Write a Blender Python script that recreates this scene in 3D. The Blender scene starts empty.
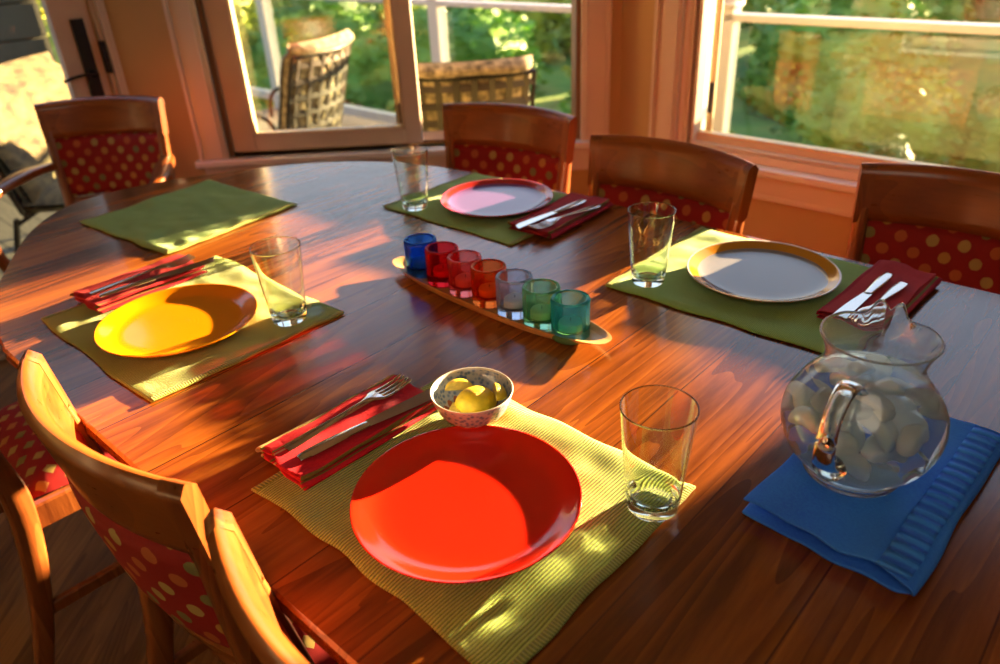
import bpy, math, random
from mathutils import Vector, Matrix, noise
random.seed(7)
sc = bpy.context.scene
COL = sc.collection
PI = math.pi
sin, cos, rad = math.sin, math.cos, math.radians

# ------------------------------------------------------------------ frames
TA = rad(-43.5)                       # heading of the table's long axis
TZ = 0.75                             # table top height
UX, UY = cos(TA), sin(TA)
def W(u, v, z=0.0):                   # table frame (u along the table, v towards the windows) -> world
    return Vector((u*UX - v*UY, u*UY + v*UX, z))

# ------------------------------------------------------------------ bookkeeping
def tag(o, label=None, cat=None, group=None, kind=None):
    if label: o['label'] = label
    if cat: o['category'] = cat
    if group: o['group'] = group
    if kind: o['kind'] = kind
    return o
def empty(name, loc=(0, 0, 0), rz=0.0):
    o = bpy.data.objects.new(name, None); COL.objects.link(o)
    o.location = loc; o.rotation_euler = (0, 0, rz); o.empty_display_size = .05
    return o
def copy_tree(o, parent=None):
    c = o.copy(); COL.objects.link(c); c.parent = parent
    for ch in list(o.children): copy_tree(ch, c)
    return c

class MB:
    """collects shapes; build() links them as one mesh object"""
    def __init__(s): s.v = []; s.f = []; s.uv = []; s.mi = []
    def add(s, vs, fs, uvs=None, mi=0):
        b = len(s.v); s.v += [tuple(p) for p in vs]
        for k, f in enumerate(fs):
            s.f.append([b+i for i in f]); s.mi.append(mi)
            s.uv.append(uvs[k] if uvs else [(0, 0)]*len(f))
        return s
    def box(s, x0, x1, y0, y1, z0, z1, mi=0, M=None):
        vs = [Vector((x, y, z)) for z in (z0, z1) for y in (y0, y1) for x in (x0, x1)]
        if M: vs = [M @ p for p in vs]
        fs = [(0,2,3,1),(4,5,7,6),(0,1,5,4),(2,6,7,3),(0,4,6,2),(1,3,7,5)]
        return s.add(vs, fs, None, mi)
    def grid(s, fn, nu, nv, closeu=False, closev=False, mi=0, flip=False):
        mu = nu if closeu else nu+1; mv = nv if closev else nv+1
        vs = [fn(i/nu, j/nv) for j in range(mv) for i in range(mu)]
        fs = []; uvs = []
        for j in range(nv):
            for i in range(nu):
                a = j*mu+i; b = j*mu+(i+1) % mu; c = ((j+1) % mv)*mu+(i+1) % mu; d = ((j+1) % mv)*mu+i
                f = (a, b, c, d); u = ((i/nu, j/nv), ((i+1)/nu, j/nv), ((i+1)/nu, (j+1)/nv), (i/nu, (j+1)/nv))
                if flip: f = f[::-1]; u = u[::-1]
                fs.append(f); uvs.append(u)
        return s.add(vs, fs, uvs, mi)
    def lathe(s, prof, n=64, c=(0, 0, 0), mi=0, M=None, closed=False):
        """profile [(r,z)], spun round z; r=0 ends are closed with a pole"""
        vs = []; rows = []
        for r, z in prof:
            if r < 1e-7: rows.append([len(vs)]); vs.append(Vector((c[0], c[1], c[2]+z)))
            else:
                rows.append(list(range(len(vs), len(vs)+n)))
                vs += [Vector((c[0]+r*cos(2*PI*k/n), c[1]+r*sin(2*PI*k/n), c[2]+z)) for k in range(n)]
        fs = []
        pr = list(zip(rows, rows[1:])) + ([(rows[-1], rows[0])] if closed else [])
        for A, B in pr:
            for k in range(n):
                k2 = (k+1) % n
                if len(A) == 1 and len(B) == 1: continue
                if len(A) == 1: fs.append((A[0], B[k2], B[k]))
                elif len(B) == 1: fs.append((A[k], A[k2], B[0]))
                else: fs.append((A[k], A[k2], B[k2], B[k]))
        if M: vs = [M @ p for p in vs]
        return s.add(vs, fs, None, mi)
    def sweep(s, pts, w, h=None, up=(0, 0, 1), n=0, mi=0, caps=True):
        """tube along pts; w,h per point or const; n=0 -> rounded rectangle, else n-gon ellipse; w across, h along 'up'"""
        pts = [Vector(p) for p in pts]; N = len(pts); up = Vector(up)
        ws = w if isinstance(w, (list, tuple)) else [w]*N
        hs = ws if h is None else (h if isinstance(h, (list, tuple)) else [h]*N)
        vs = []
        for i, p in enumerate(pts):
            t = (pts[min(i+1, N-1)]-pts[max(i-1, 0)]).normalized()
            sd = t.cross(up)
            if sd.length < 1e-4: sd = t.cross(Vector((0, 1, 0)))
            sd.normalize(); u2 = sd.cross(t).normalized()
            a, b = ws[i]/2, hs[i]/2
            if n: sec = [(a*cos(2*PI*k/n), b*sin(2*PI*k/n)) for k in range(n)]
            else:
                r = min(a, b)*.35
                sec = [(a, -b+r), (a, b-r), (a-r, b), (-a+r, b), (-a, b-r), (-a, -b+r), (-a+r, -b), (a-r, -b)]
            vs += [p+sd*x+u2*y for x, y in sec]
        m = n or 8
        fs = []; uvs = []
        for i in range(N-1):
            for k in range(m):
                fs.append((i*m+k, i*m+(k+1) % m, (i+1)*m+(k+1) % m, (i+1)*m+k))
        if caps: fs.append(tuple(range(m))[::-1]); fs.append(tuple((N-1)*m+k for k in range(m)))
        return s.add(vs, fs, None, mi)
    def prism(s, outline, z0, z1, mi=0):
        n = len(outline)
        vs = [Vector((x, y, z0)) for x, y in outline]+[Vector((x, y, z1)) for x, y in outline]
        fs = [tuple(range(n))[::-1], tuple(range(n, 2*n))]+[(k, (k+1) % n, n+(k+1) % n, n+k) for k in range(n)]
        return s.add(vs, fs, None, mi)
    def build(s, name, mats, parent=None, smooth=True, loc=None, rz=0, bevel=0, subsurf=0, solid=0, angle=40):
        me = bpy.data.meshes.new(name); me.from_pydata(s.v, [], s.f)
        uvl = me.uv_layers.new(name='UVMap'); k = 0
        for f in s.uv:
            for c in f: uvl.data[k].uv = c; k += 1
        if not isinstance(mats, (list, tuple)): mats = [mats]
        for m in mats: me.materials.append(m)
        me.polygons.foreach_set('material_index', s.mi)
        me.validate(); me.update()
        o = bpy.data.objects.new(name, me); COL.objects.link(o)
        if parent: o.parent = parent
        if loc is not None: o.location = loc
        if rz: o.rotation_euler = (0, 0, rz)
        if smooth:
            me.polygons.foreach_set('use_smooth', [True]*len(me.polygons))
            if angle and angle < 179: me.set_sharp_from_angle(angle=rad(angle))
        if bevel:
            b = o.modifiers.new('bevel', 'BEVEL'); b.width = bevel; b.segments = 2; b.limit_method = 'ANGLE'; b.harden_normals = False
        if solid:
            m = o.modifiers.new('solid', 'SOLIDIFY'); m.thickness = solid; m.offset = 0
        if subsurf:
            m = o.modifiers.new('sub', 'SUBSURF'); m.levels = m.render_levels = subsurf
        return o

def catmull(pts, k=6):
    out = []; n = len(pts)
    for i in range(n-1):
        p0, p1, p2, p3 = [Vector(pts[max(0, min(n-1, j))]) for j in (i-1, i, i+1, i+2)]
        for s in range(k):
            t = s/k
            out.append(.5*((2*p1)+(p2-p0)*t+(2*p0-5*p1+4*p2-p3)*t*t+(3*p1-p0-3*p2+p3)*t**3))
    out.append(Vector(pts[-1])); return out

# ------------------------------------------------------------------ materials
def mat(name):
    m = bpy.data.materials.new(name); m.use_nodes = True
    nt = m.node_tree; nt.nodes.clear()
    out = nt.nodes.new('ShaderNodeOutputMaterial')
    return m, nt, out
def N(nt, typ, **kw):
    n = nt.nodes.new(typ)
    for k, v in kw.items():
        if k in n.inputs: n.inputs[k].default_value = v
        else: setattr(n, k, v)
    return n
def L(nt, a, b): nt.links.new(a, b)
def principled(nt, out, **kw):
    b = nt.nodes.new('ShaderNodeBsdfPrincipled')
    for k, v in kw.items(): b.inputs[k].default_value = v
    L(nt, b.outputs[0], out.inputs[0]); return b
def ramp(nt, fac, stops, interp='LINEAR'):
    r = nt.nodes.new('ShaderNodeValToRGB'); r.color_ramp.interpolation = interp
    e = r.color_ramp.elements
    while len(e) < len(stops): e.new(.5)
    for el, (p, c) in zip(e, stops): el.position = p; el.color = (*c, 1)
    L(nt, fac, r.inputs[0]); return r
def math_(nt, op, a, b=None, c=None):
    n = nt.nodes.new('ShaderNodeMath'); n.operation = op
    for i, x in enumerate((a, b, c)):
        if x is None: continue
        if isinstance(x, (int, float)): n.inputs[i].default_value = x
        else: L(nt, x, n.inputs[i])
    return n.outputs[0]
def mixc(nt, fac, a, b, mode='MIX'):
    n = nt.nodes.new('ShaderNodeMix'); n.data_type = 'RGBA'; n.blend_type = mode
    for s, x in ((n.inputs[0], fac), (n.inputs[6], a), (n.inputs[7], b)):
        if isinstance(x, (int, float)): s.default_value = x
        elif isinstance(x, tuple): s.default_value = (*x, 1)
        else: L(nt, x, s)
    return n.outputs[2]
def bump(nt, h, dist, strength=1.0):
    b = nt.nodes.new('ShaderNodeBump'); b.inputs['Distance'].default_value = dist; b.inputs['Strength'].default_value = strength
    L(nt, h, b.inputs['Height']); return b.outputs[0]
def objco(nt, scale=(1, 1, 1), rot=(0, 0, 0)):
    t = nt.nodes.new('ShaderNodeTexCoord'); m = nt.nodes.new('ShaderNodeMapping')
    m.inputs['Scale'].default_value = scale; m.inputs['Rotation'].default_value = rot
    L(nt, t.outputs['Object'], m.inputs[0]); return m.outputs[0]

def plain(name, col, rough=.5, metal=0., coat=0., spec=.5, var=.06, scale=8, bumpd=0.):
    m, nt, out = mat(name)
    b = principled(nt, out, Roughness=rough, Metallic=metal)
    b.inputs['Coat Weight'].default_value = coat; b.inputs['Specular IOR Level'].default_value = spec
    n = N(nt, 'ShaderNodeTexNoise', Scale=scale, Detail=3.0); L(nt, objco(nt), n.inputs['Vector'])
    d = tuple(max(0, c*(1-var*2)) for c in col); l = tuple(min(1, c*(1+var)) for c in col)
    r = ramp(nt, n.outputs[0], [(.3, d), (.7, l)])
    L(nt, r.outputs[0], b.inputs['Base Color'])
    if bumpd:
        n2 = N(nt, 'ShaderNodeTexNoise', Scale=scale*12, Detail=2.0); L(nt, objco(nt), n2.inputs['Vector'])
        L(nt, bump(nt, n2.outputs[0], bumpd), b.inputs['Normal'])
    return m

def wood(name, dark, mid, light, axis='Y', plank=0, rough=.3, coat=.3, fine=1.0, knots=False, pd=0, seam_dark=.8, seam_w=.493):
    m, nt, out = mat(name)
    b = principled(nt, out, Roughness=rough)
    b.inputs['Coat Weight'].default_value = coat; b.inputs['Coat Roughness'].default_value = .14
    st = {'X': (1.2, 14, 14), 'Y': (14, 1.2, 14), 'Z': (14, 14, 1.2)}[axis]
    co = objco(nt)
    vec = nt.nodes.new('ShaderNodeVectorMath'); vec.operation = 'MULTIPLY'; vec.inputs[1].default_value = st
    if plank:
        sep = nt.nodes.new('ShaderNodeSeparateXYZ'); L(nt, co, sep.inputs[0])
        xs = math_(nt, 'DIVIDE', sep.outputs[pd], plank)
        idx = math_(nt, 'FLOOR', xs); fr = math_(nt, 'FRACT', xs)
        wn = nt.nodes.new('ShaderNodeTexWhiteNoise'); wn.noise_dimensions = '1D'; L(nt, idx, wn.inputs['W'])
        cmb = nt.nodes.new('ShaderNodeCombineXYZ'); L(nt, math_(nt, 'MULTIPLY', wn.outputs[0], 9.0), cmb.inputs[1]); L(nt, math_(nt, 'MULTIPLY', wn.outputs[0], 5.0), cmb.inputs[2])
        add = nt.nodes.new('ShaderNodeVectorMath'); L(nt, co, add.inputs[0]); L(nt, cmb.outputs[0], add.inputs[1])
        L(nt, add.outputs[0], vec.inputs[0])
    else: L(nt, co, vec.inputs[0])
    n1 = N(nt, 'ShaderNodeTexNoise', Scale=1.0*fine, Detail=6.0, Roughness=.6, Distortion=.9); L(nt, vec.outputs[0], n1.inputs['Vector'])
    n2 = N(nt, 'ShaderNodeTexNoise', Scale=9.0*fine, Detail=4.0, Roughness=.7); L(nt, vec.outputs[0], n2.inputs['Vector'])
    wv = N(nt, 'ShaderNodeTexNoise', Scale=.35*fine, Detail=2.0, Distortion=1.5); L(nt, vec.outputs[0], wv.inputs['Vector'])
    rings = math_(nt, 'FRACT', math_(nt, 'MULTIPLY', wv.outputs[0], 14.0))
    f = math_(nt, 'ADD', math_(nt, 'MULTIPLY', n1.outputs[0], .62), math_(nt, 'MULTIPLY', n2.outputs[0], .22))
    f = math_(nt, 'ADD', f, math_(nt, 'MULTIPLY', rings, .14))
    if plank:
        f = math_(nt, 'ADD', f, math_(nt, 'MULTIPLY', math_(nt, 'SUBTRACT', wn.outputs[0], .5), .22))
    r = ramp(nt, f, [(.30, dark), (.50, mid), (.70, light)])
    c = r.outputs[0]
    if plank:
        seam = math_(nt, 'LESS_THAN', math_(nt, 'ABSOLUTE', math_(nt, 'SUBTRACT', fr, .5)), seam_w)
        c = mixc(nt, seam, tuple(x*seam_dark for x in dark), c)
    if knots:
        vo = N(nt, 'ShaderNodeTexVoronoi', Scale=3.1, Randomness=1.0); L(nt, co, vo.inputs['Vector'])
        k = math_(nt, 'GREATER_THAN', vo.outputs['Distance'], .028)
        c = mixc(nt, k, tuple(x*.25 for x in dark), c)
    L(nt, c, b.inputs['Base Color'])
    L(nt, bump(nt, n2.outputs[0], .0006, .5), b.inputs['Normal'])
    rr = math_(nt, 'ADD', math_(nt, 'MULTIPLY', n2.outputs[0], .16), rough-.08); L(nt, rr, b.inputs['Roughness'])
    return m

def dotted(name, base, dots, n=7.0, aspect=1.0, r=.30, sheen=.0, squares=False):
    """woven fabric with staggered dots, on UVs"""
    m, nt, out = mat(name)
    b = principled(nt, out, Roughness=.7); b.inputs['Sheen Weight'].default_value = sheen; b.inputs['Specular IOR Level'].default_value = .3
    t = nt.nodes.new('ShaderNodeUVMap'); mp = nt.nodes.new('ShaderNodeMapping')
    mp.inputs['Scale'].default_value = (n, n*aspect, 1); mp.inputs['Rotation'].default_value = (0, 0, 0)
    L(nt, t.outputs[0], mp.inputs[0])
    rot = nt.nodes.new('ShaderNodeVectorRotate'); rot.rotation_type = 'Z_AXIS'; rot.inputs['Angle'].default_value = PI/4
    L(nt, mp.outputs[0], rot.inputs[0])
    vo = N(nt, 'ShaderNodeTexVoronoi', Scale=1.0, Randomness=0.0)
    if squares: vo.distance = 'CHEBYCHEV'
    L(nt, rot.outputs[0], vo.inputs['Vector'])
    hue = nt.nodes.new('ShaderNodeSeparateColor'); L(nt, vo.outputs['Color'], hue.inputs[0])
    dc = ramp(nt, hue.outputs[0], [(i/len(dots), c) for i, c in enumerate(dots)], 'CONSTANT')
    nz = N(nt, 'ShaderNodeTexNoise', Scale=60.0, Detail=2.0); L(nt, t.outputs[0], nz.inputs['Vector'])
    dist = math_(nt, 'ADD', vo.outputs['Distance'], math_(nt, 'MULTIPLY', nz.outputs[0], .06))
    f = math_(nt, 'LESS_THAN', dist, r)
    c = mixc(nt, f, mixc(nt, nz.outputs[0], tuple(x*.75 for x in base), base), dc.outputs[0])
    L(nt, c, b.inputs['Base Color'])
    wv = N(nt, 'ShaderNodeTexNoise', Scale=260.0); L(nt, t.outputs[0], wv.inputs['Vector'])
    L(nt, bump(nt, math_(nt, 'ADD', f, math_(nt, 'MULTIPLY', wv.outputs[0], .6)), .0008), b.inputs['Normal'])
    return m

def cloth(name, dark, light, ribs=0, ribaxis=0, rough=.85, stripes=None, wr=.002, sheen=.2):
    m, nt, out = mat(name)
    b = principled(nt, out, Roughness=rough); b.inputs['Sheen Weight'].default_value = sheen; b.inputs['Specular IOR Level'].default_value = .2
    uv = nt.nodes.new('ShaderNodeUVMap'); sep = nt.nodes.new('ShaderNodeSeparateXYZ'); L(nt, uv.outputs[0], sep.inputs[0])
    nz = N(nt, 'ShaderNodeTexNoise', Scale=9.0, Detail=4.0); L(nt, objco(nt), nz.inputs['Vector'])
    fn = N(nt, 'ShaderNodeTexNoise', Scale=350.0, Detail=2.0); L(nt, objco(nt), fn.inputs['Vector'])
    f = math_(nt, 'ADD', math_(nt, 'MULTIPLY', nz.outputs[0], .6), math_(nt, 'MULTIPLY', fn.outputs[0], .4))
    h = math_(nt, 'MULTIPLY', fn.outputs[0], .5)
    if ribs:
        x = math_(nt, 'MULTIPLY', sep.outputs[ribaxis], ribs*2*PI)
        s_ = math_(nt, 'MULTIPLY_ADD', math_(nt, 'SINE', x), .5, .5)
        f = math_(nt, 'ADD', math_(nt, 'MULTIPLY', f, .55), math_(nt, 'MULTIPLY', s_, .45))
        h = math_(nt, 'ADD', h, math_(nt, 'MULTIPLY', s_, 1.4))
    c = ramp(nt, f, [(.25, dark), (.75, light)]).outputs[0]
    if stripes:
        so_ = nt.nodes.new('ShaderNodeSeparateXYZ'); L(nt, objco(nt), so_.inputs[0])
        st = ramp(nt, math_(nt, 'MULTIPLY_ADD', so_.outputs[0], 1/stripes[0], .5), stripes[1], 'CONSTANT')
        c = mixc(nt, 1.0, ramp(nt, f, [(.25, (.62, .62, .62)), (.75, (1.1, 1.1, 1.1))]).outputs[0], st.outputs[0], 'MULTIPLY')
    L(nt, c, b.inputs['Base Color'])
    L(nt, bump(nt, h, wr*.4), b.inputs['Normal'])
    return m

def glaze(name, col, well_sheen=None, sheen_r=0., lip=None, rough=.12):
    """glazed ceramic; ring bands by radius from the plate's centre"""
    m, nt, out = mat(name)
    b = principled(nt, out, Roughness=rough); b.inputs['Coat Weight'].default_value = .12; b.inputs['Coat Roughness'].default_value = .05
    co = objco(nt); sep = nt.nodes.new('ShaderNodeSeparateXYZ'); L(nt, co, sep.inputs[0])
    rr = math_(nt, 'SQRT', math_(nt, 'ADD', math_(nt, 'POWER', sep.outputs[0], 2.0), math_(nt, 'POWER', sep.outputs[1], 2.0)))
    nz = N(nt, 'ShaderNodeTexNoise', Scale=14.0, Detail=3.0); L(nt, co, nz.inputs['Vector'])
    c = mixc(nt, nz.outputs[0], tuple(x*.88 for x in col), col)
    if well_sheen:
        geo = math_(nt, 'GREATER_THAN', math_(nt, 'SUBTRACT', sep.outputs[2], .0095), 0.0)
        inner = math_(nt, 'MULTIPLY', math_(nt, 'LESS_THAN', rr, sheen_r), math_(nt, 'GREATER_THAN', sep.outputs[2], .0065))
        c = mixc(nt, inner, c, well_sheen)  # well colour stands in for the sky's reflection
    if lip:
        c = mixc(nt, math_(nt, 'MULTIPLY', math_(nt, 'GREATER_THAN', rr, .1305), math_(nt, 'GREATER_THAN', sep.outputs[2], .0190)), c, lip)
    L(nt, c, b.inputs['Base Color'])
    rings = math_(nt, 'SINE', math_(nt, 'MULTIPLY', rr, 900.0))
    band = math_(nt, 'MULTIPLY', rings, math_(nt, 'LESS_THAN', math_(nt, 'ABSOLUTE', math_(nt, 'SUBTRACT', rr, .026)), .010))
    L(nt, bump(nt, band, .00003), b.inputs['Normal'])
    return m

def glassmat(name, col=(1, 1, 1), rough=0., ior=1.5, clear=0., tcol=None):
    """glass; 'clear' is the share of light that goes straight through a thin wall"""
    m, nt, out = mat(name)
    g = N(nt, 'ShaderNodeBsdfGlass', Roughness=rough, IOR=ior); g.inputs['Color'].default_value = (*col, 1)
    if clear:
        t = nt.nodes.new('ShaderNodeBsdfTransparent'); t.inputs[0].default_value = (*(tcol or col), 1)
        mx = nt.nodes.new('ShaderNodeMixShader'); mx.inputs[0].default_value = clear
        L(nt, g.outputs[0], mx.inputs[1]); L(nt, t.outputs[0], mx.inputs[2]); L(nt, mx.outputs[0], out.inputs[0])
    else: L(nt, g.outputs[0], out.inputs[0])
    return m
def schlick(nt, boost=1.0):
    lw = N(nt, 'ShaderNodeLayerWeight', Blend=.5)
    f = math_(nt, 'MULTIPLY_ADD', math_(nt, 'POWER', lw.outputs['Facing'], 5.0), .96, .04)
    return math_(nt, 'MULTIPLY', f, boost)
def tintglass(name, c, k=.18):
    m, nt, out = mat(name)
    g = N(nt, 'ShaderNodeBsdfGlass', Roughness=0.0, IOR=1.5); g.inputs['Color'].default_value = (*[x**.34 for x in c], 1)
    t = nt.nodes.new('ShaderNodeBsdfTranslucent'); nz = N(nt, 'ShaderNodeTexNoise', Scale=20.0); L(nt, objco(nt), nz.inputs['Vector'])
    L(nt, mixc(nt, nz.outputs[0], tuple(x**1.3*.9 for x in c), tuple(x**1.3 for x in c)), t.inputs[0])
    mx = nt.nodes.new('ShaderNodeMixShader'); mx.inputs[0].default_value = k
    L(nt, g.outputs[0], mx.inputs[1]); L(nt, t.outputs[0], mx.inputs[2]); L(nt, mx.outputs[0], out.inputs[0])
    return m
def thinglass(name):
    m, nt, out = mat(name)
    t = nt.nodes.new('ShaderNodeBsdfTransparent'); lw = N(nt, 'ShaderNodeLayerWeight', Blend=.5)
    r = ramp(nt, lw.outputs['Facing'], [(0, (.985, .995, .985)), (.75, (.95, .98, .95)), (1, (.55, .72, .62))]); L(nt, r.outputs[0], t.inputs[0])
    g = N(nt, 'ShaderNodeBsdfGlossy', Roughness=.02); mx = nt.nodes.new('ShaderNodeMixShader'); L(nt, schlick(nt), mx.inputs[0]); L(nt, t.outputs[0], mx.inputs[1]); L(nt, g.outputs[0], mx.inputs[2]); L(nt, mx.outputs[0], out.inputs[0])
    return m
def panemat(name, tint=(.97, .98, .97), boost=1.0):
    m, nt, out = mat(name)
    t = nt.nodes.new('ShaderNodeBsdfTransparent'); t.inputs[0].default_value = (*tint, 1)
    g = N(nt, 'ShaderNodeBsdfGlossy', Roughness=.004)
    nz = N(nt, 'ShaderNodeTexNoise', Scale=.8); L(nt, objco(nt), nz.inputs['Vector'])
    L(nt, bump(nt, nz.outputs[0], .002, .3), g.inputs['Normal'])
    mx = nt.nodes.new('ShaderNodeMixShader')
    L(nt, schlick(nt, boost), mx.inputs[0]); L(nt, t.outputs[0], mx.inputs[1]); L(nt, g.outputs[0], mx.inputs[2]); L(nt, mx.outputs[0], out.inputs[0])
    return m

M = {}
M['table'] = wood('walnut_table', (.090, .022, .003), (.23, .064, .008), (.41, .135, .016), 'Y', plank=.145, rough=.21, coat=.26, knots=True)
M['table_edge'] = wood('walnut_edge', (.03, .008, .003), (.12, .032, .010), (.24, .07, .02), 'X', rough=.3)
M['chair'] = wood('cherry_chair', (.15, .034, .006), (.25, .066, .010), (.37, .108, .015), 'X', rough=.3, coat=.3, fine=.8)
M['chair_leg'] = wood('cherry_leg', (.10, .022, .006), (.25, .07, .015), (.40, .13, .03), 'Z', rough=.3, coat=.4)
M['fabric'] = dotted('dotted_fabric', (.34, .014, .010), [(.52, .26, .05), (.22, .20, .06), (.48, .12, .03), (.46, .32, .09)], n=8.6, aspect=.56, r=.31)
M['seat_fabric'] = dotted('seat_fabric', (.36, .012, .015), [(.50, .40, .12), (.30, .30, .08), (.55, .25, .06)], n=11.0, aspect=1.0, r=.27, squares=True)
M['wall'] = plain('ochre_wall', (.44, .32, .15), .8, var=.05, scale=2.5, bumpd=.0004)
M['trim'] = plain('painted_trim', (.60, .54, .46), .45, var=.03, scale=3)
M['stool'] = plain('stool_paint', (.70, .70, .68), .12, var=.03, scale=3, coat=1.0)
M['sash'] = plain('sash_wood', (.57, .48, .37), .45, var=.05, scale=6)
M['jamb'] = plain('shaded_jamb', (.16, .09, .04), .6)  # shade in the depth of the jamb put into its colour
M['sashout'] = plain('sash_edge_cream', (.75, .62, .36), .5)
M['white'] = plain('white_paint', (.80, .80, .78), .4, var=.02)
M['railpaint'] = plain('railing_paint', (.36, .38, .41), .4, var=.02)
M['ceil'] = plain('ceiling_paint', (.80, .72, .60), .9, var=.02)
M['wall_far_room'] = plain('taupe_wall', (.24, .205, .17), .8, var=.04, scale=2)
M['floor'] = wood('oak_floor', (.11, .045, .011), (.20, .088, .022), (.30, .14, .036), 'Y', plank=.09, rough=.5, coat=.0)
M['floor'].node_tree.nodes['Principled BSDF'].inputs['Specular IOR Level'].default_value = .12
M['deck'] = wood('deck_boards', (.055, .048, .032), (.10, .09, .06), (.15, .135, .09), 'X', plank=.14, rough=.7, coat=0, pd=1, seam_dark=.25, seam_w=.465)
M['black'] = plain('black_iron', (.018, .015, .013), .4, metal=.6)
M['bronze'] = plain('bronze_strap', (.050, .043, .036), .45, metal=.3)
M['siding'] = plain('green_siding', (.050, .056, .042), .9)
M['mat'] = cloth('ribbed_mat', (.13, .20, .020), (.54, .70, .14), ribs=104, ribaxis=0, wr=.003)
M['mat2'] = cloth('woven_mat', (.15, .33, .06), (.38, .66, .17), ribs=150, ribaxis=0, wr=.0015)
M['hem'] = cloth('mat_hem', (.16, .20, .03), (.42, .46, .12), ribs=85, ribaxis=1, wr=.002)
RD, CRM, OLV = (.56, .018, .035), (.62, .42, .18), (.20, .17, .04)
ST = [(0, OLV), (.035, CRM), (.09, OLV), (.13, RD), (.30, OLV), (.335, RD), (.37, CRM), (.40, RD), (.93, OLV), (.955, RD)]
M['napkin'] = cloth('striped_napkin', (.34, .018, .024), (.72, .060, .070), stripes=(.112, ST), sheen=0)
RD2 = (.40, .014, .030)
M['napkin2'] = cloth('dull_napkin', (.26, .014, .024), (.52, .045, .05), stripes=(.118, [(0, OLV), (.05, RD2), (.12, (.5, .04, .05)), (.90, OLV), (.94, RD2)]), sheen=0)
M['denim'] = cloth('blue_cloth', (.03, .15, .85), (.06, .33, 1.0), wr=.003, sheen=.0)
M['denim_hem'] = cloth('blue_hem', (.03, .14, .80), (.06, .33, 1.0), ribs=18, ribaxis=1, wr=.006, sheen=.0)
M['steel'] = plain('steel', (.62, .60, .57), .16, metal=1.0, var=.03)
M['red'] = glaze('red_glaze', (.62, .016, .004))
M['yellow'] = glaze('yellow_glaze', (.76, .27, .002))
M['rose'] = glaze('rose_glaze', (.48, .035, .03), (.17, .075, .235), .116)  # rose red plate, sky reflection painted into the well colour
M['cream'] = glaze('ochre_glaze', (.52, .24, .02), (.21, .215, .225), .113, lip=(.60, .56, .48))  # ochre plate, its pale well is painted sky reflection
M['glass'] = glassmat('tumbler_glass', (.96, .99, .97))
M['glassbase'] = glassmat('tumbler_base', (.90, .98, .94))
M['pitcher'] = glassmat('pitcher_glass', (.97, 1, .99)); M['pitcher_body'] = tintglass('chilled_glass', (.88, .97, 1.0), .11)
M['water'] = glassmat('water', (.96, .99, 1.0), ior=1.33)
M['pane'] = panemat('window_pane', boost=.55)
M['railpane'] = panemat('railing_pane', (.80, .86, .84), boost=.8)
M['traywood'] = wood('tray_wood', (.38, .20, .06), (.60, .36, .13), (.75, .50, .22), 'X', rough=.45, coat=.1)
M['wax'] = plain('wax', (.80, .74, .58), .5)
M['lemon'] = plain('lemon_peel', (.86, .62, .02), .35, var=.08, scale=120, bumpd=.0006)
M['lemonin'] = plain('lemon_flesh', (.80, .66, .16), .3, var=.2, scale=90)
M['cushion'] = plain('cushion_fabric', (.30, .255, .16), .9, var=.40, scale=26)

M['cushion2'] = plain('dimmed_cushion', (.10, .080, .032), .9, var=.42, scale=18)  # cushion colour darkened to offset the direct sun on it
m, nt, out = mat('ice'); b = principled(nt, out, Roughness=.25, **{'Base Color': (.84, .96, 1.0, 1)})
b.inputs['Transmission Weight'].default_value = .25; b.inputs['IOR'].default_value = 1.2
nz = N(nt, 'ShaderNodeTexNoise', Scale=40.0); L(nt, objco(nt), nz.inputs['Vector']); L(nt, bump(nt, nz.outputs[0], .002), b.inputs['Normal'])
M['ice'] = m
m, nt, out = mat('bowl_porcelain'); b = principled(nt, out, Roughness=.15)
co = objco(nt); sep = nt.nodes.new('ShaderNodeSeparateXYZ'); L(nt, co, sep.inputs[0])
ang = math_(nt, 'ARCTAN2', sep.outputs[1], sep.outputs[0])
sc_ = math_(nt, 'ABSOLUTE', math_(nt, 'SINE', math_(nt, 'MULTIPLY', ang, 9.0)))
zz = math_(nt, 'ADD', sep.outputs[2], math_(nt, 'MULTIPLY', sc_, -.007))
low = math_(nt, 'LESS_THAN', zz, .016)
mid = math_(nt, 'MULTIPLY', math_(nt, 'GREATER_THAN', sep.outputs[2], .022), math_(nt, 'LESS_THAN', sep.outputs[2], .050))
nz = N(nt, 'ShaderNodeTexVoronoi', Scale=170.0); L(nt, co, nz.inputs['Vector'])
pat = ramp(nt, nz.outputs[0], [(.2, (.13, .22, .42)), (.6, (.48, .54, .60))])
c = mixc(nt, mid, (.66, .66, .62), pat.outputs[0]); c = mixc(nt, low, c, (.52, .17, .08))
L(nt, c, b.inputs['Base Color']); M['bowl'] = m

# ------------------------------------------------------------------ camera
cam_d = bpy.data.cameras.new('camera'); cam = bpy.data.objects.new('camera', cam_d); COL.objects.link(cam); sc.camera = cam
PITCH, ROLL, CH = rad(29.0287), rad(-2.9338), .61044
F = Vector((0, cos(PITCH), -sin(PITCH))); R0 = Vector((1, 0, 0)); U0 = Vector((0, sin(PITCH), cos(PITCH)))
R1 = R0*cos(ROLL)+U0*sin(ROLL); U1 = U0*cos(ROLL)-R0*sin(ROLL)
mw = Matrix(((R1.x, U1.x, -F.x, 0), (R1.y, U1.y, -F.y, 0), (R1.z, U1.z, -F.z, TZ+CH), (0, 0, 0, 1)))
cam.matrix_world = mw
cam_d.sensor_width = 36; cam_d.lens = 754.21*36/1000; cam_d.clip_start = .05; cam_d.clip_end = 500
cam_d.dof.use_dof = True; cam_d.dof.focus_distance = 1.02; cam_d.dof.aperture_fstop = 3.6

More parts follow.
